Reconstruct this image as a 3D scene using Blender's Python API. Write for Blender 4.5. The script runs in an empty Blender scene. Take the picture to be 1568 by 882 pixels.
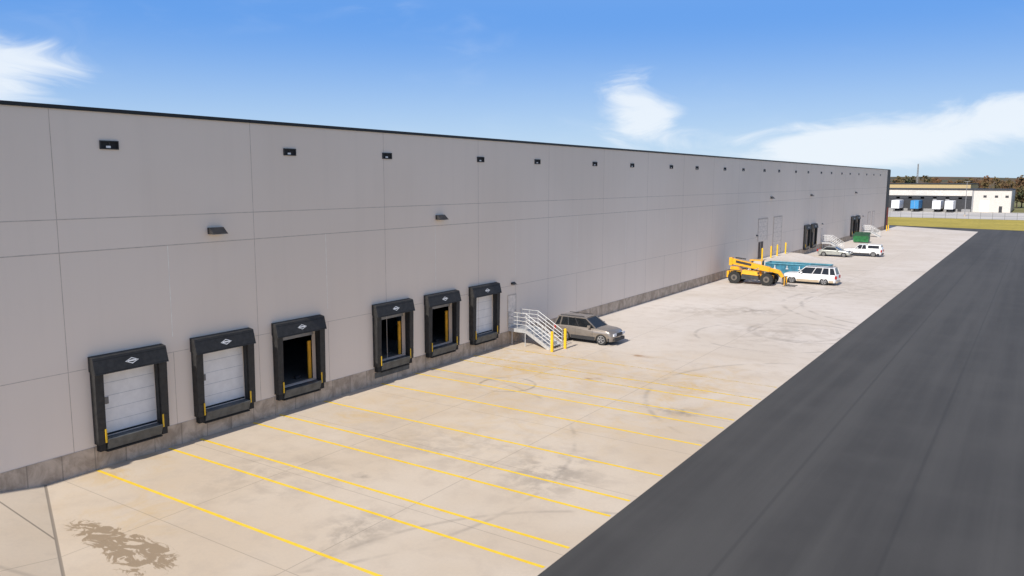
import bpy, math, random
from mathutils import Matrix, Vector
random.seed(7)
C=bpy.context.scene.collection
# ---------------------------------------------------------------- node helpers
class NT:
    def __init__(s,nt): s.nt=nt; s.L=nt.links; s.N=nt.nodes
    def new(s,t,**k):
        n=s.N.new(t)
        for a,b in k.items(): setattr(n,a,b)
        return n
    def put(s,sock,v):
        if hasattr(v,'is_output'): s.L.new(v,sock)
        else: sock.default_value=v
    def m(s,op,a,b=0.0,c=None,clamp=False):
        n=s.new('ShaderNodeMath',operation=op,use_clamp=clamp)
        s.put(n.inputs[0],a); s.put(n.inputs[1],b)
        if c is not None: s.put(n.inputs[2],c)
        return n.outputs[0]
    def sm(s,v,a,b,lo=0.0,hi=1.0):
        n=s.new('ShaderNodeMapRange',interpolation_type='SMOOTHSTEP')
        for i,q in enumerate((v,a,b,lo,hi)): s.put(n.inputs[i],q)
        return n.outputs[0]
    def mix(s,f,a,b,bt='MIX'):
        n=s.new('ShaderNodeMix',data_type='RGBA',blend_type=bt)
        s.put(n.inputs[0],f)
        for i,v in ((6,a),(7,b)):
            if isinstance(v,tuple) and len(v)==3: v=v+(1,)
            s.put(n.inputs[i],v)
        return n.outputs[2]
    def noise(s,vec,scale,detail=4,rough=.55,dist=0.0):
        n=s.new('ShaderNodeTexNoise'); 
        if vec is not None: s.L.new(vec,n.inputs['Vector'])
        n.inputs['Scale'].default_value=scale;n.inputs['Detail'].default_value=detail
        n.inputs['Roughness'].default_value=rough;n.inputs['Distortion'].default_value=dist
        return n.outputs[0]
    def vec(s,x,y,z):
        n=s.new('ShaderNodeCombineXYZ')
        for i,v in enumerate((x,y,z)): s.put(n.inputs[i],v)
        return n.outputs[0]
    def pos(s):
        g=s.new('ShaderNodeNewGeometry').outputs['Position']
        q=s.new('ShaderNodeSeparateXYZ'); s.L.new(g,q.inputs[0])
        return g,q.outputs[0],q.outputs[1],q.outputs[2]
MATS={}
def mat0(name):
    m=bpy.data.materials.new(name); m.use_nodes=True
    t=NT(m.node_tree); b=t.N['Principled BSDF']; MATS[name]=m
    return m,t,b
def simple(name,col,rough=.6,metal=0,var=.12,scale=3.0,coat=0,bump=0):
    m,t,b=mat0(name)
    g,x,y,z=t.pos()
    n=t.noise(g,scale,3)
    c=t.mix(t.sm(n,.3,.7),tuple(v*(1-var) for v in col),tuple(min(1,v*(1+var)) for v in col))
    t.L.new(c,b.inputs['Base Color'])
    b.inputs['Roughness'].default_value=rough;b.inputs['Metallic'].default_value=metal
    b.inputs['Coat Weight'].default_value=coat
    if bump:
        bn=t.new('ShaderNodeBump');bn.inputs['Strength'].default_value=bump;bn.inputs['Distance'].default_value=.02
        t.L.new(t.noise(g,scale*8,3),bn.inputs['Height']);t.L.new(bn.outputs[0],b.inputs['Normal'])
    return m
# ---------------------------------------------------------------- materials
def gauss(t,x,y,cx,cy,rx,ry=None):
    ry=ry or rx
    mp=t.new('ShaderNodeMapping'); mp.inputs['Location'].default_value=(-cx/(rx*1.9),-cy/(ry*1.9),0); mp.inputs['Scale'].default_value=(1/(rx*1.9),1/(ry*1.9),0)
    t.L.new(t.vecxy,mp.inputs['Vector'])
    ln=t.new('ShaderNodeVectorMath',operation='LENGTH');t.L.new(mp.outputs[0],ln.inputs[0])
    return t.sm(ln.outputs['Value'],0.0,1.0,1.0,0.0)
def mk_apron():
    m,t,b=mat0('apron_concrete')
    g,x,y,z=t.pos(); t.vecxy=g
    n1=t.noise(g,.12,3,.6,.4); n2=t.noise(g,.9,5,.65,.3); n3=t.noise(g,9,3,.6)
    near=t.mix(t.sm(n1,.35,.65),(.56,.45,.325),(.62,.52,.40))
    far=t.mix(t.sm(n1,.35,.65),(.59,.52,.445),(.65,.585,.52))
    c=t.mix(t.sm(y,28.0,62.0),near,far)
    c=t.mix(t.m('MULTIPLY',t.sm(n2,.45,.75),.34),c,(.43,.345,.26))
    c=t.mix(t.m('MULTIPLY',t.sm(n3,.3,.7),.10),c,(.38,.33,.28))
    bx=t.m('FLOOR',t.m('DIVIDE',x,6.1)); by=t.m('FLOOR',t.m('DIVIDE',t.m('SUBTRACT',y,1.0),5.2))
    wn=t.new('ShaderNodeTexWhiteNoise',noise_dimensions='2D'); t.L.new(t.vec(bx,by,0.0),wn.inputs['Vector'])
    c=t.mix(t.m('MULTIPLY',wn.outputs[0],.12),c,(.44,.38,.31))
    rm=None
    nr=t.sm(t.noise(g,.55,5,.7,1.0),.40,.74)
    for (cx,cy,rx,ry,s) in [(1.0,16.2,1.0,1.5,1.1),(5,36.4,3,3.5,.65),(3,41,3,3,.7),(11,41,5,5,.5),(15,38,2,6,.5),(9,30,6,5,.35),(3,26,1.4,3,.5),(4.5,14,2.5,1.5,.5)]:
        q=t.m('MULTIPLY',gauss(t,x,y,cx,cy,rx,ry),s)
        rm=q if rm is None else t.m('ADD',rm,q)
    c=t.mix(t.m('MULTIPLY',rm,nr,clamp=True),c,(.56,.37,.14))
    hot=t.m('ADD',gauss(t,x,y,9.2,38.3,.45,.3),gauss(t,x,y,8.9,45.1,.6,.25))
    c=t.mix(t.m('MULTIPLY',t.m('MULTIPLY',hot,t.sm(n2,.35,.6)),.9,clamp=True),c,(.30,.15,.05))
    sm=None
    for (cx,cy,rx,ry,s) in [(8.8,20.5,.3,.2,1.0),(14.7,24.7,1.5,2,.5),(15.6,35,.8,.6,.8),(9.4,66.6,2.0,1.4,.7),(14.4,57.7,3,4,.3),(12,17.0,.9,1.2,.6),(6,64,3,2,.3),(9,88,8,8,.25),(6,19,2.5,2.5,.25),(10,25,4,2,.25)]:
        q=t.m('MULTIPLY',gauss(t,x,y,cx,cy,rx,ry),s); sm=q if sm is None else t.m('ADD',sm,q)
    c=t.mix(t.m('MULTIPLY',sm,t.sm(n2,.38,.62),clamp=True),c,(.24,.20,.16))
    am=None; ns=t.sm(t.noise(g,.5,3,.6),.40,.60)
    for (cx,cy,r,w,s) in [(15.2,58.5,3.0,.14,.45),(15.6,59.0,3.9,.16,.4),(14,56,5.2,.14,.35),(5.9,34.6,1.5,.09,.6),(2,22,13.2,.10,.3),(22,40,9.5,.14,.35),(24,76,14,.2,.4),(24,76,12.4,.2,.4),(20,95,13,.25,.35),(22,14,9.5,.1,.3)]:
        vm=t.new('ShaderNodeVectorMath',operation='DISTANCE');t.L.new(g,vm.inputs[0]);vm.inputs[1].default_value=(cx,cy,0)
        q=t.m('MULTIPLY',t.sm(t.m('ABSOLUTE',t.m('SUBTRACT',vm.outputs['Value'],r)),0.0,w*1.6,1.0,0.0),s)
        am=q if am is None else t.m('MAXIMUM',am,q)
    c=t.mix(t.m('MULTIPLY',am,ns),c,(.18,.155,.13))
    def ln(v,w,soft=.012): return t.sm(t.m('ABSOLUTE',v),w,w+soft,1.0,0.0)
    fx=t.m('SUBTRACT',t.m('FRACT',t.m('ADD',t.m('DIVIDE',x,6.1),.5)),.5); j1=ln(t.m('MULTIPLY',fx,6.1),.012)
    fy=t.m('SUBTRACT',t.m('FRACT',t.m('DIVIDE',t.m('SUBTRACT',y,1.0),5.2)),.5); j2=ln(t.m('MULTIPLY',fy,5.2),.010)
    j=t.m('MULTIPLY',t.m('MAXIMUM',j1,j2),.36)
    k=t.m('ADD',t.m('SUBTRACT',y,13.4),t.m('MULTIPLY',x,.42)); jk=ln(k,.035,.03)
    k2=t.m('SUBTRACT',t.m('SUBTRACT',y,11.55),t.m('MULTIPLY',x,-.04)); jk2=t.m('MULTIPLY',ln(k2,.02,.02),t.sm(k,-.02,0.0,1.0,0.0))
    j=t.m('MAXIMUM',j,t.m('MULTIPLY',t.m('MAXIMUM',jk,jk2),.7))
    c=t.mix(j,c,(.14,.115,.09))
    pn=t.noise(t.vec(t.m('MULTIPLY',x,.8),t.m('MULTIPLY',y,1.3),0.0),1.1,6,.62,1.2)
    rid=t.m('SUBTRACT',1.0,t.m('MULTIPLY',t.m('ABSOLUTE',t.m('SUBTRACT',pn,.5)),7.0))
    reg=t.m('ADD',gauss(t,x,y,5.3,12.3,1.6,.55),t.m('ADD',gauss(t,x,y,7.0,12.4,1.3,.6),gauss(t,x,y,8.4,12.1,1.2,.8)),clamp=True)
    pm=t.sm(t.m('ADD',rid,t.m('MULTIPLY',reg,1.1)),1.40,1.62)
    pm=t.m('MULTIPLY',pm,t.sm(reg,.15,.4))
    pm=t.m('MULTIPLY',pm,t.sm(k,.0,.05))
    c=t.mix(t.m('MULTIPLY',pm,.8),c,(.27,.19,.11))
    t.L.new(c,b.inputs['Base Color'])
    t.L.new(t.sm(pm,0.0,1.0,.85,.5),b.inputs['Roughness'])
mk_apron()
def mk_asphalt():
    m,t,b=mat0('asphalt')
    g,x,y,z=t.pos()
    st=t.noise(t.vec(t.m('MULTIPLY',x,1.0),t.m('MULTIPLY',y,.03),0.0),.55,4,.6)
    n=t.noise(g,.25,4); n3=t.noise(g,25,3,.7)
    c=t.mix(t.sm(st,.35,.65),(.048,.045,.041),(.072,.068,.062))
    c=t.mix(t.m('MULTIPLY',t.sm(n,.4,.7),.35),c,(.082,.077,.070))
    c=t.mix(t.m('MULTIPLY',t.sm(n3,.3,.7),.3),c,(.040,.038,.035))
    sm=None
    for xx in (22.3,26.2,30.2,34.2):
        q=t.sm(t.m('ABSOLUTE',t.m('SUBTRACT',x,xx)),.02,.10,1.0,0.0); sm=q if sm is None else t.m('MAXIMUM',sm,q)
    c=t.mix(t.m('MULTIPLY',sm,.35),c,(.028,.027,.025))
    t.L.new(c,b.inputs['Base Color']); b.inputs['Roughness'].default_value=.8
    bn=t.new('ShaderNodeBump');bn.inputs['Strength'].default_value=.3;bn.inputs['Distance'].default_value=.01
    t.L.new(n3,bn.inputs['Height']);t.L.new(bn.outputs[0],b.inputs['Normal'])
mk_asphalt()
def mk_wall():
    m,t,b=mat0('wall_panel')
    g,x,y,z=t.pos()
    n=t.noise(g,.10,4,.5); st=t.noise(t.vec(0.0,t.m('MULTIPLY',y,1.0),t.m('MULTIPLY',z,.06)),1.3,5,.6)
    c=t.mix(t.sm(n,.35,.65),(.84,.72,.60),(.88,.76,.64))
    c=t.mix(t.m('MULTIPLY',t.sm(st,.45,.75),.13),c,(.70,.60,.50))
    by=t.m('FLOOR',t.m('DIVIDE',t.m('SUBTRACT',y,14.5),8.52)); bz=t.m('GREATER_THAN',z,8.35)
    wn=t.new('ShaderNodeTexWhiteNoise',noise_dimensions='2D'); t.L.new(t.vec(by,bz,0.0),wn.inputs['Vector'])
    c=t.mix(t.m('MULTIPLY',wn.outputs[0],.10),c,(.73,.625,.53))
    t.L.new(c,b.inputs['Base Color']); b.inputs['Roughness'].default_value=.75
mk_wall()
def mk_found():
    m,t,b=mat0('foundation_concrete')
    g,x,y,z=t.pos()
    n=t.noise(g,1.2,6,.7,.6); n2=t.noise(t.vec(x,y,t.m('MULTIPLY',z,.2)),2.5,4)
    c=t.mix(t.sm(n,.35,.65),(.38,.30,.225),(.60,.49,.38))
    c=t.mix(t.m('MULTIPLY',t.sm(n2,.5,.7),.5),c,(.30,.235,.175))
    fy=t.m('SUBTRACT',t.m('FRACT',t.m('DIVIDE',y,1.22)),.5); j=t.sm(t.m('ABSOLUTE',t.m('MULTIPLY',fy,1.22)),.012,.03,1.0,0.0)
    c=t.mix(t.m('MULTIPLY',j,.5),c,(.14,.12,.10))
    t.L.new(c,b.inputs['Base Color']); b.inputs['Roughness'].default_value=.9
mk_found()
def mk_paint():
    m,t,b=mat0('yellow_paint')
    g,x,y,z=t.pos()
    n=t.noise(g,2.2,6,.7,.4); n2=t.noise(g,.3,3)
    c=t.mix(t.sm(n,.3,.7),(.80,.51,.02),(.87,.60,.05))
    t.L.new(c,b.inputs['Base Color']);b.inputs['Roughness'].default_value=.75
    wear=t.sm(t.m('ADD',t.m('MULTIPLY',n,.6),t.m('MULTIPLY',n2,.4)),t.sm(y,28.0,42.0,.62,.40),t.sm(y,28.0,42.0,.80,.58),1.0,.12)
    tr=t.new('ShaderNodeBsdfTransparent'); mx=t.new('ShaderNodeMixShader')
    t.L.new(wear,mx.inputs[0]);t.L.new(tr.outputs[0],mx.inputs[1]);t.L.new(b.outputs[0],mx.inputs[2])
    t.L.new(mx.outputs[0],t.N['Material Output'].inputs[0])
mk_paint()
def mk_grass(name,c1,c2,c3,sc=.08):
    m,t,b=mat0(name)
    g,x,y,z=t.pos()
    n=t.noise(g,sc,5,.65); n2=t.noise(g,sc*12,5,.7)
    c=t.mix(t.sm(n,.35,.65),c1,c2); c=t.mix(t.sm(n2,.4,.7),c,c3)
    t.L.new(c,b.inputs['Base Color']);b.inputs['Roughness'].default_value=.95
mk_grass('dry_grass',(.36,.28,.035),(.48,.37,.06),(.28,.23,.035))
mk_grass('ground_field',(.16,.16,.05),(.24,.21,.09),(.12,.13,.04),.01)
simple('lot_concrete',(.50,.47,.43),.9,scale=.1)
simple('seam',(.56,.475,.395),.8); simple('seam_light',(.93,.85,.75),.8)
simple('coping',(.012,.012,.013),.5); simple('roof',(.5,.5,.5),.9,scale=.2)
simple('black_vinyl',(.022,.021,.020),.6,var=.3,scale=5,bump=.4); simple('rubber',(.016,.016,.016),.8,var=.3)
simple('dock_steel',(.085,.09,.09),.55,var=.25); simple('door_white',(.86,.83,.79),.5,var=.04)
simple('door_seam',(.5,.5,.5),.6); simple('glass_grey',(.18,.18,.18),.2)
simple('safety_yellow',(.82,.50,.02),.5,var=.08); simple('safety_orange',(.85,.42,.03),.5)
simple('bronze',(.030,.028,.027),.5,var=.2); simple('white_trim',(.78,.78,.76),.6)
simple('galv',(.55,.55,.54),.45,.4,var=.12,scale=8); simple('concrete_floor',(.16,.155,.145),.6)
simple('interior',(.10,.10,.10),.9); simple('lamp_lens',(.6,.6,.58),.3)
simple('door_grey',(.80,.70,.60),.6); simple('dark_door',(.05,.03,.03),.6); simple('dark_panel',(.06,.06,.062),.7); simple('red_brick',(.30,.06,.035),.8)
simple('telehandler_orange',(.80,.40,.015),.4,var=.08,coat=.3); simple('tyre',(.022,.022,.021),.85,var=.35,scale=9)
simple('machine_dark',(.035,.035,.036),.6,var=.3); simple('hub',(.14,.12,.10),.6)
simple('car_glass',(.012,.014,.016),.08,var=.1); simple('chrome',(.6,.6,.6),.2,.9); simple('plastic_black',(.03,.03,.031),.6)
simple('paint_taupe',(.30,.26,.22),.28,.5,var=.05,coat=.8); simple('paint_white',(.78,.77,.75),.3,var=.03,coat=.6)
simple('paint_tan',(.42,.33,.22),.35,var=.05,coat=.5); simple('paint_silver',(.42,.43,.39),.3,.4,var=.05,coat=.7)
simple('tail_red',(.35,.01,.01),.25); simple('head_lamp',(.65,.67,.7),.12); simple('alloy',(.42,.42,.42),.35,.6)
simple('roll_off_blue',(.035,.17,.25),.5,var=.3,scale=1.5); simple('blue_light',(.10,.30,.38),.6,var=.2)
simple('dumpster_green',(.02,.15,.05),.5,var=.25); simple('lid',(.02,.07,.03),.5)
simple('bldg_white',(.60,.56,.50),.8); simple('bldg_tan',(.50,.38,.20),.8); simple('bldg_dark',(.035,.036,.04),.7); simple('bldg_grey',(.28,.28,.28),.8)
simple('trailer_white',(.85,.85,.85),.5); simple('trailer_blue',(.04,.24,.50),.5)
simple('pole_grey',(.25,.25,.25),.6); simple('fence_metal',(.16,.16,.16),.6); simple('bark',(.05,.035,.025),.9)
def mk_foliage():
    m,t,b=mat0('foliage')
    g,x,y,z=t.pos()
    n=t.noise(g,.045,4,.6); n2=t.noise(g,.5,4,.7)
    r=t.new('ShaderNodeValToRGB'); e=r.color_ramp.elements
    e[0].position=.35;e[0].color=(.045,.06,.022,1);e[1].position=.68;e[1].color=(.17,.065,.028,1)
    k=e.new(.5);k.color=(.13,.085,.028,1)
    t.L.new(n,r.inputs[0])
    c=t.mix(t.m('MULTIPLY',t.sm(n2,.35,.65),.5),r.outputs[0],(.035,.033,.02))
    t.L.new(c,b.inputs['Base Color']);b.inputs['Roughness'].default_value=.9
mk_foliage()
# ---------------------------------------------------------------- mesh builder
class B:
    def __init__(s): s.v=[];s.f=[];s.mi=[];s.ms=[];s.T=Matrix.Identity(4)
    def mid(s,n):
        if n not in s.ms: s.ms.append(n)
        return s.ms.index(n)
    def add(s,vs,fs,mat):
        o=len(s.v); s.v+= [tuple(s.T@Vector(p)) for p in vs]
        i=s.mid(mat)
        for f in fs: s.f.append(tuple(o+k for k in f)); s.mi.append(i)
    def box(s,x0,x1,y0,y1,z0,z1,mat):
        vs=[(x,y,z) for z in (z0,z1) for (x,y) in ((x0,y0),(x1,y0),(x1,y1),(x0,y1))]
        s.hexa(vs,mat)
    def hexa(s,vs,mat): s.add(vs,[(3,2,1,0),(4,5,6,7),(0,1,5,4),(1,2,6,5),(2,3,7,6),(3,0,4,7)],mat)
    def beam(s,a,b,w,h,mat,w2=None,h2=None):
        a=Vector(a);b=Vector(b);d=(b-a).normalized();up=Vector((0,0,1))
        if abs(d.z)>.98: up=Vector((1,0,0))
        r=d.cross(up).normalized();u=r.cross(d)
        w2=w2 or w;h2=h2 or h
        vs=[]
        for p,ww,hh in ((a,w,h),(b,w2,h2)):
            for sx,sz in ((-1,-1),(1,-1),(1,1),(-1,1)): vs.append(p+r*sx*ww/2+u*sz*hh/2)
        s.hexa([tuple(q) for q in vs],mat)
    def cyl(s,a,b,r,mat,n=12,r2=None):
        a=Vector(a);b=Vector(b);d=(b-a).normalized();up=Vector((0,0,1)) if abs(d.z)<.98 else Vector((1,0,0))
        p=d.cross(up).normalized();q=p.cross(d);r2=r if r2 is None else r2
        vs=[]
        for c,rr in ((a,r),(b,r2)):
            for i in range(n):
                t=2*math.pi*i/n; vs.append(tuple(c+p*math.cos(t)*rr+q*math.sin(t)*rr))
        s.add(vs,[(i,(i+1)%n,n+(i+1)%n,n+i) for i in range(n)]+[tuple(range(n-1,-1,-1)),tuple(range(n,2*n))],mat)
    def quad(s,p,mat): s.add(p,[tuple(range(len(p)))],mat)
    def done(s,name,bevel=0,smooth=False,seg=2,ang=35):
        me=bpy.data.meshes.new(name); me.from_pydata(s.v,[],s.f)
        for n in s.ms: me.materials.append(MATS[n])
        me.polygons.foreach_set('material_index',s.mi)
        import bmesh
        bm=bmesh.new();bm.from_mesh(me);bmesh.ops.recalc_face_normals(bm,faces=bm.faces);bm.to_mesh(me);bm.free()
        ob=bpy.data.objects.new(name,me);C.objects.link(ob)
        if bevel:
            md=ob.modifiers.new('b','BEVEL');md.width=bevel;md.segments=seg;md.limit_method='ANGLE';md.angle_limit=math.radians(ang)
        if smooth:
            for p in me.polygons: p.use_smooth=True
            try: me.set_sharp_from_angle(angle=math.radians(40))
            except: pass
        return ob
def empty(name,loc=(0,0,0)):
    e=bpy.data.objects.new(name,None);C.objects.link(e);e.location=loc;e.empty_display_size=.3;return e
# ---------------------------------------------------------------- ground
b=B();S=4000
b.quad([(-S,-S,-.30),(S,-S,-.30),(S,S,-.30),(-S,S,-.30)],'ground_field');b.done('ground')
b=B();b.quad([(18.27,-60,-.004),(62,-60,-.004),(62,203,-.004),(30,209.5,-.004),(-3,218.5,-.004),(-60,219,-.004),(-60,201,-.004),(18.27,201,-.004)],'asphalt');b.done('asphalt_road')
b=B()
b.quad([(-160,219.02,.02),(-60,219.02,.02),(-3,218.52,.02),(30,209.52,.02),(62,203.02,.02),(200,203,.02),(200,268,.02),(-160,268,.02)],'dry_grass');b.done('dry_grass_field')
b=B();b.quad([(-160,268.02,.0),(200,268.02,.0),(200,332,.0),(-160,332,.0)],'lot_concrete');b.done('far_lot_pavement')
def sst(a,bb,v):
    t=max(0,min(1,(v-a)/(bb-a)));return t*t*(3-2*t)
def gz(x,s):
    z=0.0
    if s<13.4: z+=min(.45,.16*(13.4-s))
    r=sst(94,98.5,s)*(1-sst(112,116.5,s)); z+=1.15*r*(1-sst(1.5,7.5,x))
    return z
xs=[0,.75,1.5,2.25,3,4,5,6,7,7.5,9,12,15,18.3]
ss=[-60,-20,0,6,10.5,12,13.4,15,20,25,40,60,80,90,94]+[94+.5*i for i in range(1,46)]+[118,130,150,180,198]
b=B();vs=[];fs=[]
for s_ in ss:
    for x in xs:
        bl=1-sst(13.4,26,s_) if s_>13.4 else 1
        y=s_-.42*x*bl
        if s_==198: y=201
        vs.append((x,y,gz(x,s_)))
n=len(xs)
for i in range(len(ss)-1):
    for j in range(n-1): fs.append((i*n+j,i*n+j+1,(i+1)*n+j+1,(i+1)*n+j))
b.add(vs,fs,'apron_concrete')
b.add([(0,201,0),(18.3,201,0),(-2.4,216.5,0),(-30,216.5,0),(-30,201,0)],[(0,1,2,3,4)],'apron_concrete')
b.done('concrete_apron')
b=B()
for y in (15.25,18.25,19.7,22.45,23.95,26.75,30.9,33.7,35.15,37.9,39.35,42.2):
    x0=.12
    N=24
    for k in range(N):
        xa=x0+(18.2-x0)*k/N; xb=x0+(18.2-x0)*(k+1)/N
        b.quad([(xa,y-.065,.004),(xb,y-.065,.004),(xb,y+.065,.004),(xa,y+.065,.004)],'yellow_paint')
b.done('parking_lines')
# ---------------------------------------------------------------- warehouse
WH=empty('warehouse')
def part(ob): ob.parent=WH; return ob
H=13.50; Y0,Y1=-45.0,200.0; XB=-130.0
docks=[(16.74,0),(21.02,0),(25.26,1),(31.90,1),(36.18,1),(40.50,0)]
far=[(124.2,1),(128.6,1),(159.3,1),(163.7,1)]
OW=1.18
ops=[(c-OW,c+OW,1.2,3.75) for c,_ in docks+far]
ops.sort()
b=B()
zf=.90
cur=Y0
for (a,c,z0,z1) in ops:
    b.quad([(0,cur,zf),(0,a,zf),(0,a,H),(0,cur,H)],'wall_panel')
    b.quad([(0,a,zf),(0,c,zf),(0,c,z0),(0,a,z0)],'wall_panel')
    b.quad([(0,a,z1),(0,c,z1),(0,c,H),(0,a,H)],'wall_panel')
    for q in ([(0,a,z0),(-.3,a,z0),(-.3,a,z1),(0,a,z1)],[(0,c,z0),(-.3,c,z0),(-.3,c,z1),(0,c,z1)],[(0,a,z1),(0,c,z1),(-.3,c,z1),(-.3,a,z1)],[(0,a,z0),(0,c,z0),(-.3,c,z0),(-.3,a,z0)]):
        b.quad(q,'wall_panel')
    cur=c
b.quad([(0,cur,zf),(0,Y1,zf),(0,Y1,H),(0,cur,H)],'wall_panel')
b.quad([(0,Y0,0),(XB,Y0,0),(XB,Y0,H),(0,Y0,H)],'wall_panel')
b.quad([(0,Y1,0),(XB,Y1,0),(XB,Y1,H),(0,Y1,H)],'wall_panel')
b.quad([(XB,Y0,0),(XB,Y1,0),(XB,Y1,H),(XB,Y0,H)],'wall_panel')
part(b.done('walls'))
b=B();b.box(0,.02,Y0,Y1,-.3,zf,'foundation_concrete');part(b.done('foundation'))
b=B();b.quad([(-.1,Y0,H-.3),(XB,Y0,H-.3),(XB,Y1,H-.3),(-.1,Y1,H-.3)],'roof');part(b.done('roof_deck'))
b=B()
b.box(-.45,.06,Y0-.05,Y1+.05,H-.04,H+.10,'coping')
b.box(XB,-.45,Y1-.4,Y1+.05,H-.04,H+.10,'coping');b.box(XB,-.45,Y0-.05,Y0+.4,H-.04,H+.10,'coping')
part(b.done('parapet_coping'))
b=B()
b.quad([(-.3,Y0,1.2),(-40,Y0,1.2),(-40,Y1,1.2),(-.3,Y1,1.2)],'concrete_floor')
b.quad([(-40,Y0,1.2),(-40,Y1,1.2),(-40,Y1,H-.35),(-40,Y0,H-.35)],'interior')
for i in range(20):
    y=18.9+8.52*i; b.box(-12.2,-11.9,y-.15,y+.15,1.2,12,'interior')
part(b.done('interior'))
b=B()
for z,w in ((9.55,.030),(8.35,.034),(3.95,.022)):
    segs=[(Y0,Y1)]
    if z<5:
        segs=[];cur=Y0
        for (c,_) in sorted(docks+far): segs.append((cur,c-1.56));cur=c+1.56
        segs.append((cur,Y1-4))
    for a,c in segs: b.box(0,.004,a,c,z-w/2,z+w/2,'seam')
y=-11.06
k=0
while y<196:
    if (k%2)==0:
        b.box(0,.003,y-.012,y+.012,.9,8.333,'seam');b.box(0,.003,y-.012,y+.012,8.367,9.535,'seam');b.box(0,.003,y-.012,y+.012,9.565,H-.05,'seam')
    else:
        b.box(0,.003,y-.014,y+.014,4.6,8.333,'seam_light')
        if not any(abs(y-c)<1.6 for c,_ in docks+far): b.box(0,.003,y-.012,y+.012,.9,3.93,'seam')
    y+=4.26;k+=1
part(b.done('panel_seams'))
b=B();b.box(0,.10,196.6,200.1,0,H-.05,'dark_panel');b.box(.10,.16,198.2,200.1,0,5.0,'red_brick');part(b.done('end_pilaster'))
b=B()
for y in (-1,7.9,16.6,25.2,31.8,40.3,47.0,55.5,62.3,70.9,77.6,86.1,92.6,101.1,107.8,116.4,123.6,132.0,139.3,147.5,154.6,162.9,171.0,179.0,187):
    b.box(0,.05,y-.36,y+.36,12.10,12.14,'bronze');b.box(0,.05,y-.36,y+.36,12.38,12.42,'bronze')
    b.box(0,.05,y-.36,y-.32,12.14,12.38,'bronze');b.box(0,.05,y+.32,y+.36,12.14,12.38,'bronze')
    b.box(0,.008,y-.32,y+.32,12.14,12.38,'rubber')
    b.box(.01,.035,y-.12,y+.05,12.15,12.23,'white_trim'); b.box(.01,.03,y-.02,y+.02,12.23,12.37,'bronze')
part(b.done('roof_scuppers'))
b=B()
def pack(y,z,s=1.0):
    w=.36*s
    vs=[(0,y-w,z-.13*s),(.42*s,y-w,z-.13*s),(.42*s,y+w,z-.13*s),(0,y+w,z-.13*s),(0,y-w,z+.14*s),(.12*s,y-w,z+.14*s),(.12*s,y+w,z+.14*s),(0,y+w,z+.14*s)]
    b.hexa(vs,'bronze'); b.box(.05,.36*s,y-w*.8,y+w*.8,z-.15*s,z-.131*s,'lamp_lens')
for y in (-10,5.8,21.0,36.2,104.7,126.1,160.8): pack(y,8.83)
pack(43.95,4.1,.55);pack(99.0,4.2,.55);pack(134.5,4.1,.55);pack(169.5,4.1,.55)
part(b.done('wall_lights',.012))
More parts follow.
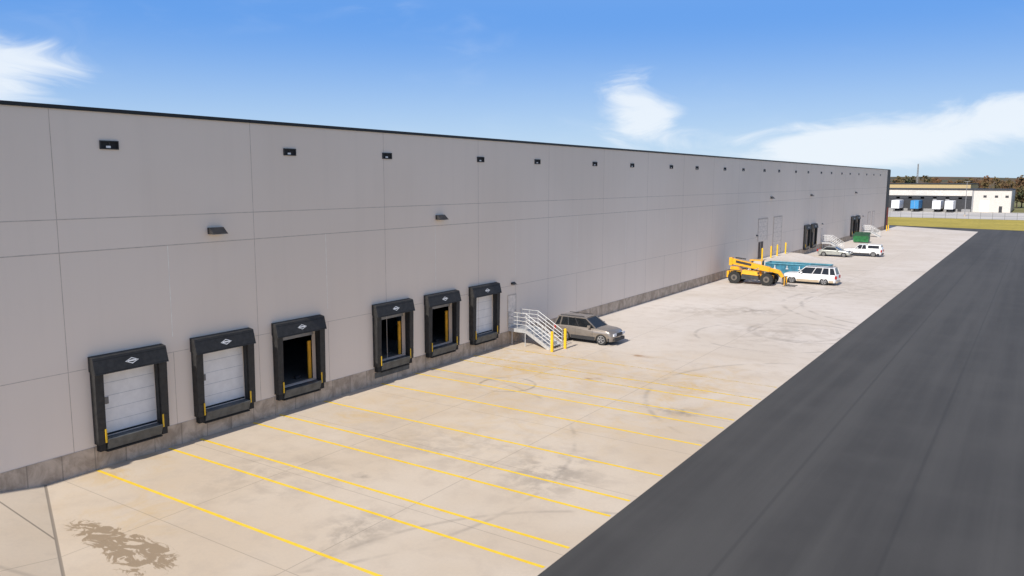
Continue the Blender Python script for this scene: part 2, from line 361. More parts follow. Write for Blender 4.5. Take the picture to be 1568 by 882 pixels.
# ------- docks
def dock(c,openn,idx):
    b=B()
    D=.30; z0=1.0; z1=4.40; hw=1.47
    for s in (-1,1):
        yo=c+s*hw; yi=c+s*(hw-.33)
        a,d=min(yo,yi),max(yo,yi)
        vs=[(0,a,z0),(D,a,z0),(D,d,z0),(0,d,z0),(0,a,3.9),(D+.06,a,3.9),(D+.06,d,3.9),(0,d,3.9)]
        b.hexa(vs,'black_vinyl')
        for k in range(6):
            zz=z0+.25+k*.42
            b.box(D+.005+.02*k/6,D+.025+.02*k/6,a+.01,d-.01,zz,zz+.3,'black_vinyl')
        yy=c+s*(hw-.29); b.box(D+.03,D+.055,yy-.032,yy+.032,z0+.05,z0+.58,'safety_yellow')
        yb=c+s*(hw-.34); b.box(.02,D-.05,min(yb,yb-s*.02),max(yb,yb-s*.02),1.2,3.75,'black_vinyl')
    h0=3.72
    vs=[(0,c-hw-.03,h0+.1),(D+.16,c-hw-.03,h0),(D+.16,c+hw+.03,h0),(0,c+hw+.03,h0+.1),(0,c-hw-.03,z1),(D+.0,c-hw-.03,z1-.05),(D+.0,c+hw+.03,z1-.05),(0,c+hw+.03,z1)]
    b.hexa(vs,'black_vinyl')
    def hf(y,z,o):
        t=(z-h0)/(z1-.05-h0); return (D+.16-.16*t+o,y,z)
    for zz in (h0+.04,z1-.16):
        b.quad([hf(c-hw,zz,.006),hf(c+hw,zz,.006),hf(c+hw,zz+.03,.006),hf(c-hw,zz+.03,.006)],'rubber')
    def badge(pts): b.quad([hf(c+p,h0+.32+q,.012) for p,q in pts],'white_trim')
    W_,H_=.28,.12;w_,h_=.23,.085
    for a1,a2 in (((-1,0),(0,1)),((0,1),(1,0)),((1,0),(0,-1)),((0,-1),(-1,0))):
        badge([(a1[0]*W_,a1[1]*H_),(a2[0]*W_,a2[1]*H_),(a2[0]*w_,a2[1]*h_),(a1[0]*w_,a1[1]*h_)])
    badge([(-.18,-.025),(.18,-.025),(.18,.03),(-.18,.03)])
    b.box(-.02,.03,c-OW,c+OW,3.70,3.748,'white_trim')
    for s in (-1,1): b.box(-.02,.03,c+s*(OW-.015)-.015,c+s*(OW-.015)+.015,1.2,3.70,'white_trim')
    if not openn:
        b.box(-.16,-.10,c-OW,c+OW,1.2,3.75,'door_white')
        for k in range(1,5): b.box(-.10,-.094,c-OW+.03,c+OW-.03,1.2+k*.51-.008,1.2+k*.51+.008,'door_seam')
        b.box(-.10,-.085,c-1.02,c-.76,2.42,2.70,'glass_grey'); b.box(-.10,-.08,c-1.1,c-1.02,1.7,1.75,'chrome')
        b.box(-.10,-.07,c-OW+.02,c+OW-.02,1.2,1.27,'rubber')
    else:
        b.box(-.42,-.34,c+.98,c+1.15,1.2,3.1,'safety_orange'); b.box(-.95,-.75,c+.5,c+.83,1.2,1.35,'machine_dark')
        b.box(-.22,-.18,c-OW,c+OW,3.42,3.75,'bldg_grey'); 
        b.box(-3.4,-2.3,c-.4,c+.9,1.2,2.1,'machine_dark'); b.box(-3.2,-2.4,c+.1,c+.7,2.1,2.5,'dock_steel'); b.box(-3.0,-2.9,c-.2,c-.1,2.1,2.9,'bldg_grey'); b.box(-5.4,-4.6,c+1.2,c+2.4,1.2,2.4,'glass_grey')
    vs=[(0,c-1.12,.72),(.26,c-1.12,.74),(.26,c+1.12,.74),(0,c+1.12,.72),(0,c-1.12,1.19),(.42,c-1.12,1.17),(.42,c+1.12,1.17),(0,c+1.12,1.19)]
    b.hexa(vs,'dock_steel')
    b.box(.02,.30,c-1.14,c+1.14,.66,.715,'rubber')
    for s in (-1,1): b.box(.02,.26,c+s*1.28-.12,c+s*1.28+.12,.72,.99,'rubber')
    b.box(.02,.035,c-1.4,c+1.4,.34,.65,'dock_steel' if idx==3 else 'foundation_concrete')
    ob=b.done('loading_dock_door',.012); part(ob); return ob
for i,(c,o) in enumerate(docks+far): dock(c,o,i)
b=B()
def mandoor(y,z,mat='door_grey'):
    b.box(0,.03,y-.52,y-.46,z,z+2.15,'seam');b.box(0,.03,y+.46,y+.52,z,z+2.15,'seam');b.box(0,.03,y-.46,y+.46,z+2.09,z+2.15,'seam')
    b.box(0,.02,y-.46,y+.46,z,z+2.09,mat);b.box(.02,.07,y+.33,y+.40,z+1.0,z+1.06,'chrome')
mandoor(43.85,1.2);mandoor(134.5,1.2);mandoor(169.5,1.2)
mandoor(100.3,1.2,'dark_door');mandoor(101.4,1.2,'dark_door')
for y in (101.5,108.3,176.5,181.5):
    z0=1.15 if y<120 else .0; w=1.95 if y<120 else 1.3; z1=6.15 if y<120 else 4.6
    if y==101.5: z0=3.4
    b.box(0,.05,y-w-.1,y-w,z0,z1,'seam');b.box(0,.05,y+w,y+w+.1,z0,z1,'seam');b.box(0,.05,y-w-.1,y+w+.1,z1,z1+.12,'seam')
    b.box(0,.03,y-w,y+w,z0,z1,'door_grey')
    k=z0+.6
    while k<z1: b.box(.03,.034,y-w+.03,y+w-.03,k-.012,k+.012,'seam');k+=.6
part(b.done('service_doors'))
# ---------------------------------------------------------------- stairs
def stairs(yc,name='steel_stairs',Wd=1.5):
    b=B(); y0,y1=yc-Wd/2,yc+Wd/2; zL=1.15; xL=1.45; xE=3.25; n=6
    b.box(.02,xL,y0,y1,zL-.06,zL,'galv')
    for y in (y0,y1-.06): b.box(.02,xL,y,y+.06,zL-.24,zL-.061,'galv')
    for x in (.3,xL-.1):
        for y in (y0+.06,y1-.06): b.cyl((x,y,0),(x,y,zL-.06),.035,'galv',8)
    for k in range(n):
        z=zL-(k+1)*zL/(n+1); x=xL+(k)*(xE-xL)/n
        b.box(x,x+.31,y0+.05,y1-.05,z-.04,z,'galv'); b.box(x,x+.02,y0+.05,y1-.05,z,z+.13,'galv')
    for y in (y0,y1): 
        b.beam((xL,y,zL-.12),(xE+.05,y,.02),.05,.24,'galv')
        for h in (.30,.55,.80,1.07):
            b.cyl((.05,y,zL+h),(xL,y,zL+h),.024,'galv',8); b.cyl((xL,y,zL+h),(xE+.1,y,h+.05),.024,'galv',8)
        for x in (.08,.75,xL): b.cyl((x,y,zL),(x,y,zL+1.07),.026,'galv',8)
        for t in (.33,.66,1.0):
            x=xL+(xE+.1-xL)*t; zz=zL+(0.05-zL)*t
            b.cyl((x,y,max(0,zz-.1)),(x,y,zz+1.07),.026,'galv',8)
    return b.done(name)
stairs(44.15); s2=stairs(135.0);s3=stairs(170.2)
def bollard(x,y,h=1.15,z=0):
    b=B(); b.cyl((x,y,z-.05),(x,y,z+h),.10,'safety_yellow',16); b.cyl((x,y,z+h),(x,y,z+h+.05),.10,'safety_yellow',16,.05)
    b.cyl((x,y,z-.05),(x,y,z+.012),.16,'foundation_concrete',16)
    b.done('safety_bollard',smooth=True)
bollard(3.7,43.0,1.3);bollard(3.9,44.35,1.3)
for y in (99.0,102.9,105.8,109.9): bollard(.8,y,1.5,1.12)
for y in (192.0,194.5): bollard(1.2,y,1.2)
# ---------------------------------------------------------------- vehicles
def arch(cx,r,z0,n=9):
    return [(cx+r*math.cos(math.pi*k/n),z0+ (r*math.sin(math.pi*k/n))) for k in range(n+1)]
def car(name,loc,ang,L,Wd,Ht,paint,prof,gh,wheels,R,low=None,rails=False,shell=False,glz=None):
    root=empty(name,loc);root.rotation_euler=(0,0,ang)
    hw=Wd/2; zs=.30 if R<.4 else .38
    fx,rx=wheels
    ar=R+.07
    pts=[(-L/2,zs+.2),(-L/2+.10,zs)]
    pts+= [(p[0],p[1]) for p in reversed(arch(rx,ar,zs))]
    pts+= [(p[0],p[1]) for p in reversed(arch(fx,ar,zs))]
    pts+= [(L/2-.12,zs),(L/2,zs+.2)]
    pts+= list(reversed(prof))
    def layer(y,sh,dz):
        out=[]
        for (px,pz) in pts:
            e=max(0,(abs(px)-(L/2-.55))/.55); q=px-math.copysign(sh*e*e,px)
            out.append((q,y,pz-(dz if pz>zs+.45 else 0)))
        return out
    lays=[(-hw,.26,.10),(-hw+.05,.20,.035),(-hw*.78,.07,.01),(0,0,0),(hw*.78,.07,.01),(hw-.05,.20,.035),(hw,.26,.10)]
    vs=[];n=len(pts)
    for (y,sh,dz) in lays: vs+=layer(y,sh,dz)
    fs=[]
    for i in range(len(lays)-1):
        for j in range(n):
            k=(j+1)%n; fs.append((i*n+j,i*n+k,(i+1)*n+k,(i+1)*n+j))
    fs+=[tuple(range(n)),tuple(range((len(lays)-1)*n,len(lays)*n))]
    b=B();b.add(vs,fs,paint); body=b.done('body',smooth=True);body.parent=root
    b=B(); b.box(-L/2+.25,L/2-.25,-hw+.22,hw-.22,zs-.08,zs+.5,'plastic_black')
    if low: 
        for s in (-1,1):
            y=s*(hw+.004)
            b.box(rx+ar+.02,fx-ar-.02,min(y,y-s*.03),max(y,y-s*.03),zs-.03,zs+.22,low)
            b.box(-L/2+.30,rx-ar-.02,min(y,y-s*.03),max(y,y-s*.03),zs-.0,zs+.22,low)
            b.box(fx+ar+.02,L/2-.30,min(y,y-s*.03),max(y,y-s*.03),zs-.0,zs+.22,low)
        b.box(L/2-.06,L/2+.03,-hw+.2,hw-.2,zs,zs+.2,low);b.box(-L/2-.04,-L/2+.05,-hw+.2,hw-.2,zs,zs+.2,low)
    xb0,zb0,xr0,xr1,xb1,zb1,zr=gh
    for s in (-1,1):
        y=s*(hw+.002)
        for x in (xb0+.95,(xb0+xb1)/2+.05,xb1-.25):
            if rx+ar<x<fx-ar+.2: b.box(x-.008,x+.008,min(y,y-s*.01),max(y,y-s*.01),zs+.1,zb1-.12,'plastic_black')
        for x in ((xb0+xb1)/2-.15,xb1-1.25): b.box(x-.1,x+.1,min(y,y+s*.02),max(y,y+s*.02),zb1-.20,zb1-.165,paint)
        y1=s*(hw-.02);y2=s*(hw+.18); b.box(xb1-.55,xb1-.35,min(y1,y2),max(y1,y2),zb1+.0,zb1+.17,paint)
        yy=s*(hw-.30); b.box(L/2-.10,L/2+.005,yy-.19,yy+.19,zs+.36,zs+.52,'head_lamp')
        yy=s*(hw-.16); b.box(-L/2-.0,-L/2+.2,yy-.10,yy+.125,zs+.42,zs+.72,'tail_red')
    b.box(L/2-.06,L/2+.012,-hw+.52,hw-.52,zs+.32,zs+.52,'plastic_black')
    b.box(L/2-.06,L/2+.008,-hw+.35,hw-.35,zs+.05,zs+.18,'plastic_black')
    b.box(-L/2-.012,-L/2+.05,-.26,.26,zs+.28,zs+.42,'white_trim')
    t=b.done('trim',.01);t.parent=root
    b=B(); h1=hw-.06; h2=hw-.24
    vs=[(xb0,-h1,zb0-.05),(xb1,-h1,zb1-.05),(xb1,h1,zb1-.05),(xb0,h1,zb0-.05),(xr0,-h2,zr-.03),(xr1,-h2,zr-.03),(xr1,h2,zr-.03),(xr0,h2,zr-.03)]
    b.hexa(vs,'car_glass')
    g=b.done('windows',.02);g.parent=root
    b=B()
    nx,ny=6,6;rv=[];rf=[]
    for i in range(nx+1):
        for j in range(ny+1):
            u=i/nx*2-1;v=j/ny*2-1
            x=xr0-.05+(xr1-xr0+.10)*i/nx; rv.append((x,v*(h2+.03),zr-.035+.075*(1-abs(v)**3*1.0)*(1-.5*u*u)))
    for i in range(nx):
        for j in range(ny): a=i*(ny+1)+j; rf.append((a,a+1,a+ny+2,a+ny+1))
    b.add(rv,rf,paint)
    b.hexa([(xr0-.05,-h2-.03,zr-.075),(xr1+.05,-h2-.03,zr-.075),(xr1+.05,h2+.03,zr-.075),(xr0-.05,h2+.03,zr-.075),(xr0-.05,-h2-.03,zr-.036),(xr1+.05,-h2-.03,zr-.036),(xr1+.05,h2+.03,zr-.036),(xr0-.05,h2+.03,zr-.036)],paint)
    for s in (-1,1):
        def pil(xb,xr,zb,w=.07,m=paint): b.beam((xb,s*(h1-.005),zb-.05),(xr,s*(h2-.0),zr-.04),w,.06,m)
        pil(xb1,xr1,zb1,.07);pil(xb0,xr0,zb0,.12 )
        def lerp(t): return xb0+(xb1-xb0)*t, xr0+(xr1-xr0)*t
        for tt,w in ((glz or ((.54,.06),(.24,.09)))): 
            p,q=lerp(tt); pil(p,q,zb1,w, 'plastic_black' if w<.07 else paint)
        if rails: b.box(xr0+.1,xr1-.15,s*(h2-.06)-.02,s*(h2-.06)+.02,zr+.03,zr+.07,'plastic_black')
    r=b.done('roof_and_pillars',smooth=True);r.parent=root
    if shell:
        b=B();x0,x1=shell; b.hexa([(x0,-h1-.02,zb0-.04),(x1,-h1-.02,zb0-.04),(x1,h1+.02,zb0-.04),(x0,h1+.02,zb0-.04),(x0+.22,-h2-.02,zr-.0),(x1,-h2-.02,zr-.0),(x1,h2+.02,zr-.0),(x0+.22,h2+.02,zr-.0)],paint)
        for s in (-1,1):
            def P(x,z,o=.012):
                t_=(z-zb0+.04)/(zr-zb0+.04); return (x,s*(h1+.02+(h2-h1)*t_+o),z)
            b.quad([P(x0+.35,zb0+.08),P(x1-.12,zb0+.08),P(x1-.12,zr-.12),P(x0+.42,zr-.12)],'car_glass')
        b.quad([(x0+.05,-h2,zb0+.08),(x0+.05,h2,zb0+.08),(x0+.17,h2-.08,zr-.12),(x0+.17,-h2+.08,zr-.12)],'car_glass')
        q=b.done('bed_cap',.02);q.parent=root
    b=B()
    for x in (fx,rx):
        for s in (-1,1):
            yo=s*(hw-.02);yi=s*(hw-.25)
            b.cyl((x,yi,R),(x,yo,R),R,'tyre',28)
            b.cyl((x,yo,R),(x,yo+s*.006,R),R*.68,'plastic_black',24)
            b.cyl((x,yo+s*.006,R),(x,yo+s*.02,R),R*.16,'alloy',12)
            for k in range(5):
                t_=2*math.pi*k/5+.3
                b.beam((x,yo+s*.012,R),(x+math.cos(t_)*R*.64,yo+s*.012,R+math.sin(t_)*R*.64),.07,.07,'alloy')
            for k in range(20):
                a1=2*math.pi*k/20;a2=2*math.pi*(k+1)/20
                b.quad([(x+math.cos(a)*r_,yo+s*.014,R+math.sin(a)*r_) for a,r_ in ((a1,R*.60),(a2,R*.60),(a2,R*.70),(a1,R*.70))],'alloy')
    w=b.done('wheels');w.parent=root
    return root
car('parked_suv',(3.95,47.55,0),0,4.67,1.87,1.72,'paint_taupe',
    [(-2.33,.70),(-2.32,1.02),(-2.26,1.12),(-1.0,1.14),(.85,1.11),(1.0,1.10),(1.7,1.04),(2.10,.95),(2.28,.80),(2.335,.62)],
    (-2.24,1.12,-1.98,.12,1.00,1.11,1.72),(1.42,-1.40),.38,low='plastic_black',rails=True,glz=((.60,.06),(.34,.06),(.13,.12)))
car('parked_large_suv',(9.2,88.4,0),math.pi,5.6,2.0,1.90,'paint_white',
    [(-2.80,.80),(-2.78,1.10),(-2.74,1.16),(-1.0,1.18),(.9,1.17),(1.2,1.17),(2.3,1.12),(2.65,1.04),(2.78,.92),(2.80,.75)],
    (-2.70,1.16,-2.45,.45,1.25,1.17,1.88),(1.78,-1.52),.39,low='paint_tan',rails=True,glz=((.62,.09),(.38,.09),(.17,.12)))
car('parked_pickup_truck',(7.9,125.7,0),math.pi,5.4,1.90,1.80,'paint_white',
    [(-2.70,.80),(-2.70,1.10),(-2.66,1.14),(-1.0,1.14),(.6,1.12),(.9,1.12),(2.1,1.06),(2.5,.98),(2.68,.86),(2.70,.7)],
    (-.62,1.14,-.50,.45,1.05,1.12,1.76),(1.72,-1.55),.37,low='plastic_black',glz=((.45,.09),),shell=(-2.66,-.66))
car('parked_sedan',(4.6,122.6,0),0,4.7,1.80,1.45,'paint_silver',
    [(-2.35,.62),(-2.33,.90),(-2.2,.97),(-1.6,.99),(.6,.95),(.9,.94),(1.6,.86),(2.1,.76),(2.32,.62),(2.35,.5)],
    (-1.75,.98,-1.05,.05,.95,.94,1.43),(1.40,-1.38),.32,glz=((.52,.06),))
def telehandler(loc,ang):
    root=empty('telehandler',loc);root.rotation_euler=(0,0,ang)
    R=.66
    b=B()
    for x in (-1.72,1.72):
        for s in (-1,1):
            yo=s*1.20;yi=s*.78
            b.cyl((x,yi,R),(x,yo,R),R,'tyre',30)
            b.cyl((x,yo,R),(x,yo+s*.02,R),R*.5,'hub',24);b.cyl((x,yo+s*.02,R),(x,yo+s*.06,R),R*.22,'machine_dark',16)
            for k in range(22):
                a=2*math.pi*k/22
                b.beam((x+math.cos(a)*(R),yi+s*.01,R+math.sin(a)*R),(x+math.cos(a+.12)*(R+.01),yo-s*.01,R+math.sin(a+.12)*(R+.01)),.06,.07,'tyre')
    w=b.done('wheels');w.parent=root
    b=B()
    b.beam((-2.1,0,.85),(2.1,0,.80),.75,.42,'telehandler_orange')
    for x in (-1.72,1.72): b.cyl((x,-.8,R),(x,.8,R),.16,'machine_dark',10)
    b.hexa([(-2.45,-.62,.75),(-.9,-.62,.75),(-.9,.62,.75),(-2.45,.62,.75),(-2.35,-.55,1.75),(-1.5,-.55,1.75),(-1.5,.55,1.75),(-2.35,.55,1.75)],'telehandler_orange')
    b.box(-2.62,-2.36,-.95,.95,.60,1.30,'telehandler_orange')
    b.hexa([(-.95,-1.22,.55),(.95,-1.22,.55),(.95,-.42,.55),(-.95,-.42,.55),(-.90,-1.15,1.42),(.75,-1.15,1.30),(.75,-.42,1.30),(-.90,-.42,1.42)],'machine_dark')
    b.hexa([(-.92,-1.24,1.10),(.85,-1.24,1.0),(.85,-.42,1.0),(-.92,-.42,1.10),(-.86,-1.17,1.52),(.70,-1.17,1.40),(.70,-.42,1.40),(-.86,-.42,1.52)],'telehandler_orange')
    for s in (-1,1):
        b.box(1.15,2.3,min(s*.80,s*1.2),max(s*.80,s*1.2),1.40,1.46,'machine_dark')
        b.box(-2.3,-1.15,min(s*.80,s*1.2),max(s*.80,s*1.2),1.40,1.46,'machine_dark')
    b.beam((-2.45,0,2.32),(1.75,0,1.62),.46,.62,'telehandler_orange',.44,.52)
    b.box(-2.62,-2.30,-.30,.30,1.85,2.70,'telehandler_orange')
    b.beam((-1.9,-.245,2.30),(-.2,-.245,2.02),.02,.26,'machine_dark')
    b.beam((1.70,0,1.62),(2.75,0,1.43),.36,.40,'telehandler_orange')
    b.beam((2.70,0,1.45),(3.25,0,.75),.30,.38,'telehandler_orange',.28,.30)
    b.cyl((-1.0,-.18,.95),(.6,-.18,1.70),.08,'chrome',10); b.cyl((-2.0,.0,2.70),(-.9,0,2.60),.07,'machine_dark',10)
    b.cyl((2.3,0,1.25),(3.05,0,.85),.07,'machine_dark',10)
    b.box(3.28,3.36,-.95,.95,.20,.30,'machine_dark');b.box(3.28,3.36,-.95,.95,.85,.97,'machine_dark')
    for y in (-.92,-.45,0,.45,.88): b.box(3.27,3.34,y,y+.06,.2,.95,'machine_dark')
    for y in (-.5,.38): b.box(3.36,3.44,y,y+.12,.06,.95,'telehandler_orange');b.box(3.44,4.55,y,y+.12,.05,.11,'machine_dark')
    for x in (-.55,.75):
        for y in (.42,1.20): b.beam((x,y,1.0),(x*.92,y,2.45),.07,.07,'telehandler_orange')
    b.box(-.60,.78,.38,1.24,.60,1.35,'telehandler_orange');b.box(-.60,.78,.38,1.24,2.42,2.52,'telehandler_orange')
    b.box(-.45,.1,.55,1.05,1.35,1.50,'machine_dark');b.box(-.50,-.36,.55,1.05,1.5,2.05,'machine_dark')
    b.box(.74,.76,.45,1.18,1.38,2.40,'car_glass');
    ob=b.done('body',.025);ob.parent=root
telehandler((4.05,84.75,0),0)
def rolloff(x0,x1,y0,y1,h):
    b=B(); b.hexa([(x0+.3,y0,.18),(x1-.3,y0,.18),(x1-.3,y1,.18),(x0+.3,y1,.18),(x0,y0,.5),(x1,y0,.5),(x1,y1,.5),(x0,y1,.5)],'roll_off_blue')
    t=.09
    b.box(x0,x1,y0,y0+t,.5,h,'roll_off_blue');b.box(x0,x1,y1-t,y1,.5,h,'roll_off_blue')
    b.box(x0,x0+t,y0+t,y1-t,.5,h,'roll_off_blue');b.box(x1-t,x1,y0+t,y1-t,.5,h,'roll_off_blue')
    n=12
    for k in range(n+1):
        x=x0+(x1-x0-.12)*k/n
        b.box(x,x+.10,y0-.09,y0-.001,.3,h-.1,'roll_off_blue');b.box(x,x+.10,y1+.001,y1+.09,.3,h-.1,'roll_off_blue')
    for (a,c,d,e) in ((x0-.05,x1+.05,y0-.10,y0+.12),(x0-.05,x1+.05,y1-.12,y1+.10)): b.box(a,c,d,e,h,h+.10,'blue_light')
    b.box(x0-.05,x0+.12,y0+.12,y1-.12,h,h+.10,'blue_light');b.box(x1-.12,x1+.05,y0+.12,y1-.12,h,h+.10,'blue_light')
    for x in (x0+.7,x1-.7): b.cyl((x,y0+.1,.16),(x,y0+.35,.16),.16,'machine_dark',12);b.cyl((x,y1-.35,.16),(x,y1-.1,.16),.16,'machine_dark',12)
    for i,xx in enumerate((3.6,5.0,6.4)):
        b.box(xx,xx+.3,y0-.10,y0-.092,.75,.82,'white_trim');b.box(xx+.11,xx+.18,y0-.10,y0-.092,.82,1.15,'white_trim')
    b.box(x0+.3,x1-.3,y0+.2,y1-.2,.6,h-.25,'machine_dark')
    b.done('roll_off_container',.01)
rolloff(2.6,9.7,94.2,96.5,1.30)
def dumpster(cx,cy):
    b=B();x0,x1=cx-1.25,cx+1.25
    b.hexa([(x0,cy-.75,.15),(x1,cy-.75,.15),(x1,cy+.75,.15),(x0,cy+.75,.15),(x0,cy-1.0,1.25),(x1,cy-1.0,1.25),(x1,cy+1.0,1.75),(x0,cy+1.0,1.75)],'dumpster_green')
    for a,c in ((x0-.02,cx-.03),(cx+.03,x1+.02)):
        b.hexa([(a,cy-1.05,1.26),(c,cy-1.05,1.26),(c,cy+1.03,1.77),(a,cy+1.03,1.77),(a,cy-1.05,1.33),(c,cy-1.05,1.33),(c,cy+1.03,1.84),(a,cy+1.03,1.84)],'lid')
    for x in (x0-.10,x1+.001): b.box(x,x+.10,cy-.8,cy+.6,.75,.95,'dumpster_green')
    for x in (x0+.5,cx,x1-.5): b.box(x-.05,x+.05,cy-1.0,cy-.93,.6,1.2,'dumpster_green')
    for x in (x0+.2,x1-.2):
        for y in (cy-.6,cy+.6): b.cyl((x-.04,y,.09),(x+.04,y,.09),.09,'machine_dark',10)
    b.done('waste_dumpster',.01)
dumpster(2.9,153)
# ---------------------------------------------------------------- background
b=B()
X0,X1,YF=-95,20.5,330.0
b.box(X0,8.5,YF+.3,YF+45,0,7.6,'bldg_grey'); b.box(8.5,X1,YF,YF+45,0,7.8,'bldg_white')
b.box(X0,8.48,YF-.2,YF+.29,5.7,7.7,'bldg_white'); b.box(X0,X1+.1,YF-.3,YF+45.2,7.81,8.1,'bldg_dark')
x=X0+2
while x<7:
    b.box(x,x+2.9,YF+.1,YF+.28,1.1,4.4,'bldg_dark'); b.box(x+2.9,x+4.1,YF+.05,YF+.28,0,5.2,'bldg_dark' if int(x)%2 else 'bldg_grey'); x+=4.1
b.box(X0,8.4,YF+.05,YF+.29,4.5,5.69,'bldg_dark')
b.box(11,14,YF-.05,YF-.001,0,4.2,'door_grey');b.box(17,18,YF-.05,YF-.001,0,2.2,'bldg_dark')
b.box(8.52,9.0,YF-.1,YF-.001,0,7.8,'bldg_grey')
for xx in (12.5,16,19.2): b.box(xx-.5,xx+.5,YF-.04,YF-.001,5.2,6.0,'bldg_dark')
b.done('distant_warehouse')
b=B(); b.box(-120,2,420,470,0,9.6,'bldg_tan');b.box(-120.3,2.3,419.7,470,9.6,10.0,'bldg_dark')
for k in range(14): b.box(-60+k*4.2,-59+k*4.2,419.9,419.99,3,5,'bldg_dark')
b.done('tan_building')
b=B(); b.box(28,60,345,380,0,5.2,'bldg_white');b.box(27.8,60.2,344.7,380.2,5.2,5.6,'bldg_grey');b.done('distant_shed')
def trailer(x,y,mat):
    b=B();b.box(x-1.3,x+1.3,y-11,y,1.15,4.05,mat);b.box(x-1.25,x+1.25,y-11.02,y-11.001,1.25,3.95,'trailer_white' if mat!='trailer_blue' else mat)
    b.box(x-.02,x+.02,y-11.04,y-11.021,1.25,3.95,'door_seam');b.box(x-1.2,x+1.2,y-10.9,y-.3,.95,1.149,'machine_dark')
    for yy in (y-1.5,y-2.8): 
        for s in (-1,1): b.cyl((x+s*1.25,yy,.5),(x+s*.8,yy,.5),.5,'tyre',14)
    for s in (-1,1): b.box(x+s*.8-.06,x+s*.8+.06,y-8.6,y-8.4,0,.95,'machine_dark')
    b.done('semi_trailer')
for x,mt in ((-14.9,'trailer_white'),(-8.6,'trailer_blue'),(-1.6,'trailer_white'),(2.3,'trailer_white')): trailer(x,YF-.5,mt)
b=B()
x=-60
while x<120: b.cyl((x,266.5,0),(x,266.5,2.1),.05,'fence_metal',6);x+=3
for z in (.1,1.05,2.05): b.beam((-60,266.5,z),(120,266.5,z),.05,.05,'fence_metal')
b.done('chain_link_fence')
def pole(x,y,h):
    b=B();b.cyl((x,y,0),(x,y,h),.12,'pole_grey',8,.07)
    b.box(x-1.1,x+1.1,y-.05,y+.05,h-.12,h,'pole_grey');b.box(x-1.5,x-.8,y-.18,y+.18,h-.05,h+.07,'bronze');b.box(x+.8,x+1.5,y-.18,y+.18,h-.05,h+.07,'bronze')
    b.cyl((x,y,0),(x,y,.5),.3,'foundation_concrete',10)
    b.done('street_lamp')
pole(9.5,288,11);pole(-22,300,11);pole(33,292,11)
b=B()
mx,my=-32,520
for s in ((-.6,-.35),(.6,-.35),(0,.7)): b.cyl((mx+s[0],my+s[1],0),(mx+s[0]*.4,my+s[1]*.4,21),.14,'pole_grey',6)
for k in range(14):
    z=k*1.5; f=1-.6*z/21; b.beam((mx-.6*f,my-.35*f,z),(mx+.6*f,my-.35*f,z+1.5),.08,.08,'pole_grey');b.beam((mx+.6*f,my-.35*f,z),(mx,my+.7*f,z+1.5),.08,.08,'pole_grey')
b.done('radio_mast')
def trees(name,specs,q=170,s0=.5,s1=1.1):
    b=B();vs=[];fs=[]
    for (x,y,h,r) in specs:
        b.cyl((x,y,-.3),(x,y,h*.6),.30,'bark',6,.12)
        for k in range(4):
            a=random.uniform(0,6.28);b.cyl((x,y,h*.4),(x+math.cos(a)*r*.6,y+math.sin(a)*r*.6,h*.75),.12,'bark',5,.04)
        cl=[(x+random.gauss(0,r*.4),y+random.gauss(0,r*.4),h*random.uniform(.30,.85),r*random.uniform(.35,.6)) for _ in range(9)]
        for k in range(q):
            c=random.choice(cl);d=Vector((random.gauss(0,1),random.gauss(0,1),random.gauss(0,1))).normalized()*c[3]*random.uniform(.6,1.05)
            p=Vector(c[:3])+d*1.0; u=Vector((random.gauss(0,1),random.gauss(0,1),random.gauss(0,1))).normalized();w=u.orthogonal().normalized();s=random.uniform(s0,s1)
            o=len(vs);vs+=[tuple(p+u*s),tuple(p+w*s),tuple(p-u*s),tuple(p-w*s)];fs.append((o,o+1,o+2,o+3))
    b.add(vs,fs,'foliage')
    return b.done(name)
sp=[]
for k in range(170):
    x=-330+k*3.9+random.uniform(-3,3); sp.append((x,random.uniform(520,600),random.uniform(13.0,16.0)+1.0*math.sin(x*.05),random.uniform(3.2,4.6)))
trees('distant_trees',sp,190,.4,.9)
sp=[(x+random.uniform(-2,2),random.uniform(395,415),random.uniform(8.5,11.5),random.uniform(2.8,3.8)) for x in range(6,120,3)]
trees('distant_treeline',sp,330,.25,.55)
b=B();vs=[];fs=[];N=60
for i in range(N+1):
    x=-1400+2800*i/N; h=17+2*math.sin(i*.37)+1.5*math.sin(i*.91+1)
    vs+=[(x,900,-.3),(x,1150,h),(x,1500,-.3)]
for i in range(N): 
    a=i*3;fs+=[(a,a+3,a+4,a+1),(a+1,a+4,a+5,a+2)]
b.add(vs,fs,'foliage');b.done('wooded_hills',smooth=True)
# ---------------------------------------------------------------- sky + sun
w=bpy.data.worlds.new('World');bpy.context.scene.world=w;w.use_nodes=True
t=NT(w.node_tree);bg=t.N['Background']
SUN=Vector((-.006,-.76,.65)).normalized()
sky=t.new('ShaderNodeTexSky',sky_type='NISHITA');sky.sun_disc=False
sky.sun_elevation=math.asin(SUN.z);sky.sun_rotation=math.atan2(SUN.x,SUN.y)
sky.air_density=1.0;sky.dust_density=.4;sky.ozone_density=1.5;sky.altitude=100
tc=t.new('ShaderNodeTexCoord').outputs['Generated'];sp_=t.new('ShaderNodeSeparateXYZ');t.L.new(tc,sp_.inputs[0])
dx,dy,dz=sp_.outputs
az=t.m('MULTIPLY',t.m('ARCTAN2',dx,dy),57.2958); el=t.m('MULTIPLY',t.m('ARCSINE',dz),57.2958)
t.vecxy=t.vec(az,el,0.0)
cv=t.vec(t.m('MULTIPLY',az,.10),t.m('MULTIPLY',el,.26),0.0)
cn=t.noise(cv,1.7,7,.60,.9); cn2=t.noise(cv,.55,3,.6,.4)
mask=None
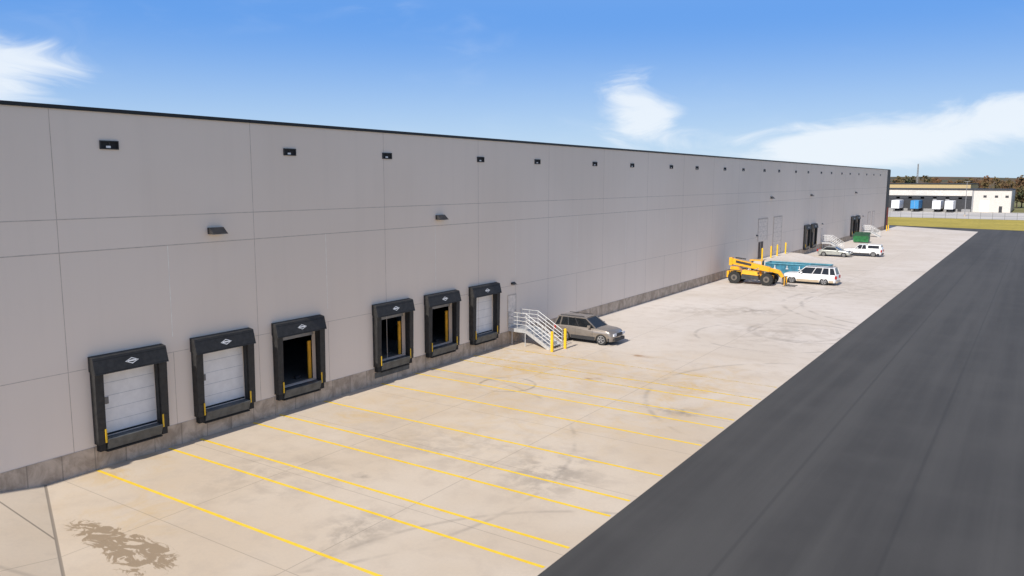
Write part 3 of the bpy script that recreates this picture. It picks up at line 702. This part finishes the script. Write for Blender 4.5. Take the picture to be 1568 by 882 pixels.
for (a0,e0,ra,re,s) in [(-67,6.6,4.5,1.8,.8),(-70,4.6,6,2.0,.6),(-25.0,5.4,2.4,1.8,.70),(-24.0,3.4,3.0,1.5,.5),(-13,2.0,6,1.2,.85),(-7,2.8,6,1.3,.9),(0,4.2,5,1.1,.85),(14,5.5,10,2,.7),(-100,9,14,4,.6),(60,8,20,4,.6)]:
    q=t.m('MULTIPLY',gauss(t,az,el,a0,e0,ra,re),s); mask=q if mask is None else t.m('ADD',mask,q)
cl=t.sm(t.m('ADD',t.m('MULTIPLY',mask,.9),t.m('MULTIPLY',t.m('SUBTRACT',cn,.5),1.5)),.14,.85)
cl=t.m('MULTIPLY',cl,t.sm(mask,.02,.30))
wisp=t.m('MULTIPLY',t.sm(cn2,.50,.75),t.m('MULTIPLY',t.sm(cn,.42,.8),.22))
cl=t.m('MAXIMUM',cl,wisp)
c=t.mix(1.0,sky.outputs[0],(1.12,1.0,1.0),'MULTIPLY')
hz=t.mix(t.sm(el,-1.0,12.0),(3.6,4.9,6.1),(.75,2.3,5.7))
c=t.mix(t.sm(el,10.0,24.0,.92,0.0),c,hz)
c=t.mix(t.m('MULTIPLY',cl,.85),c,(6.1,6.5,6.9))
t.L.new(c,bg.inputs[0]);bg.inputs[1].default_value=.145
l=bpy.data.lights.new('sun','SUN');l.energy=5.0;l.angle=math.radians(.5);l.color=(1,.95,.88)
so=bpy.data.objects.new('sun',l);C.objects.link(so);so.rotation_euler=SUN.to_track_quat('Z','Y').to_euler();so.location=(0,-50,60)
# ---------------------------------------------------------------- camera
yaw,p,ro=math.radians(33.672),math.radians(7.777),math.radians(.124)
hd=Vector((-math.sin(yaw),math.cos(yaw),0));R=Vector((math.cos(yaw),math.sin(yaw),0));Z=Vector((0,0,1))
F=hd*math.cos(p)-Z*math.sin(p);U=hd*math.sin(p)+Z*math.cos(p)
R2=R*math.cos(ro)+U*math.sin(ro);U2=U*math.cos(ro)-R*math.sin(ro)
cam=bpy.data.cameras.new('camera');co=bpy.data.objects.new('camera',cam);C.objects.link(co)
M=Matrix(((R2.x,U2.x,-F.x,29.235),(R2.y,U2.y,-F.y,0),(R2.z,U2.z,-F.z,10.985),(0,0,0,1)))
co.matrix_world=M;cam.sensor_width=36;cam.lens=1208.03/1568*36;cam.clip_end=10000;cam.clip_start=.1
sc=bpy.context.scene;sc.camera=co
sc.view_settings.view_transform='Standard';sc.view_settings.look='None';sc.view_settings.exposure=0
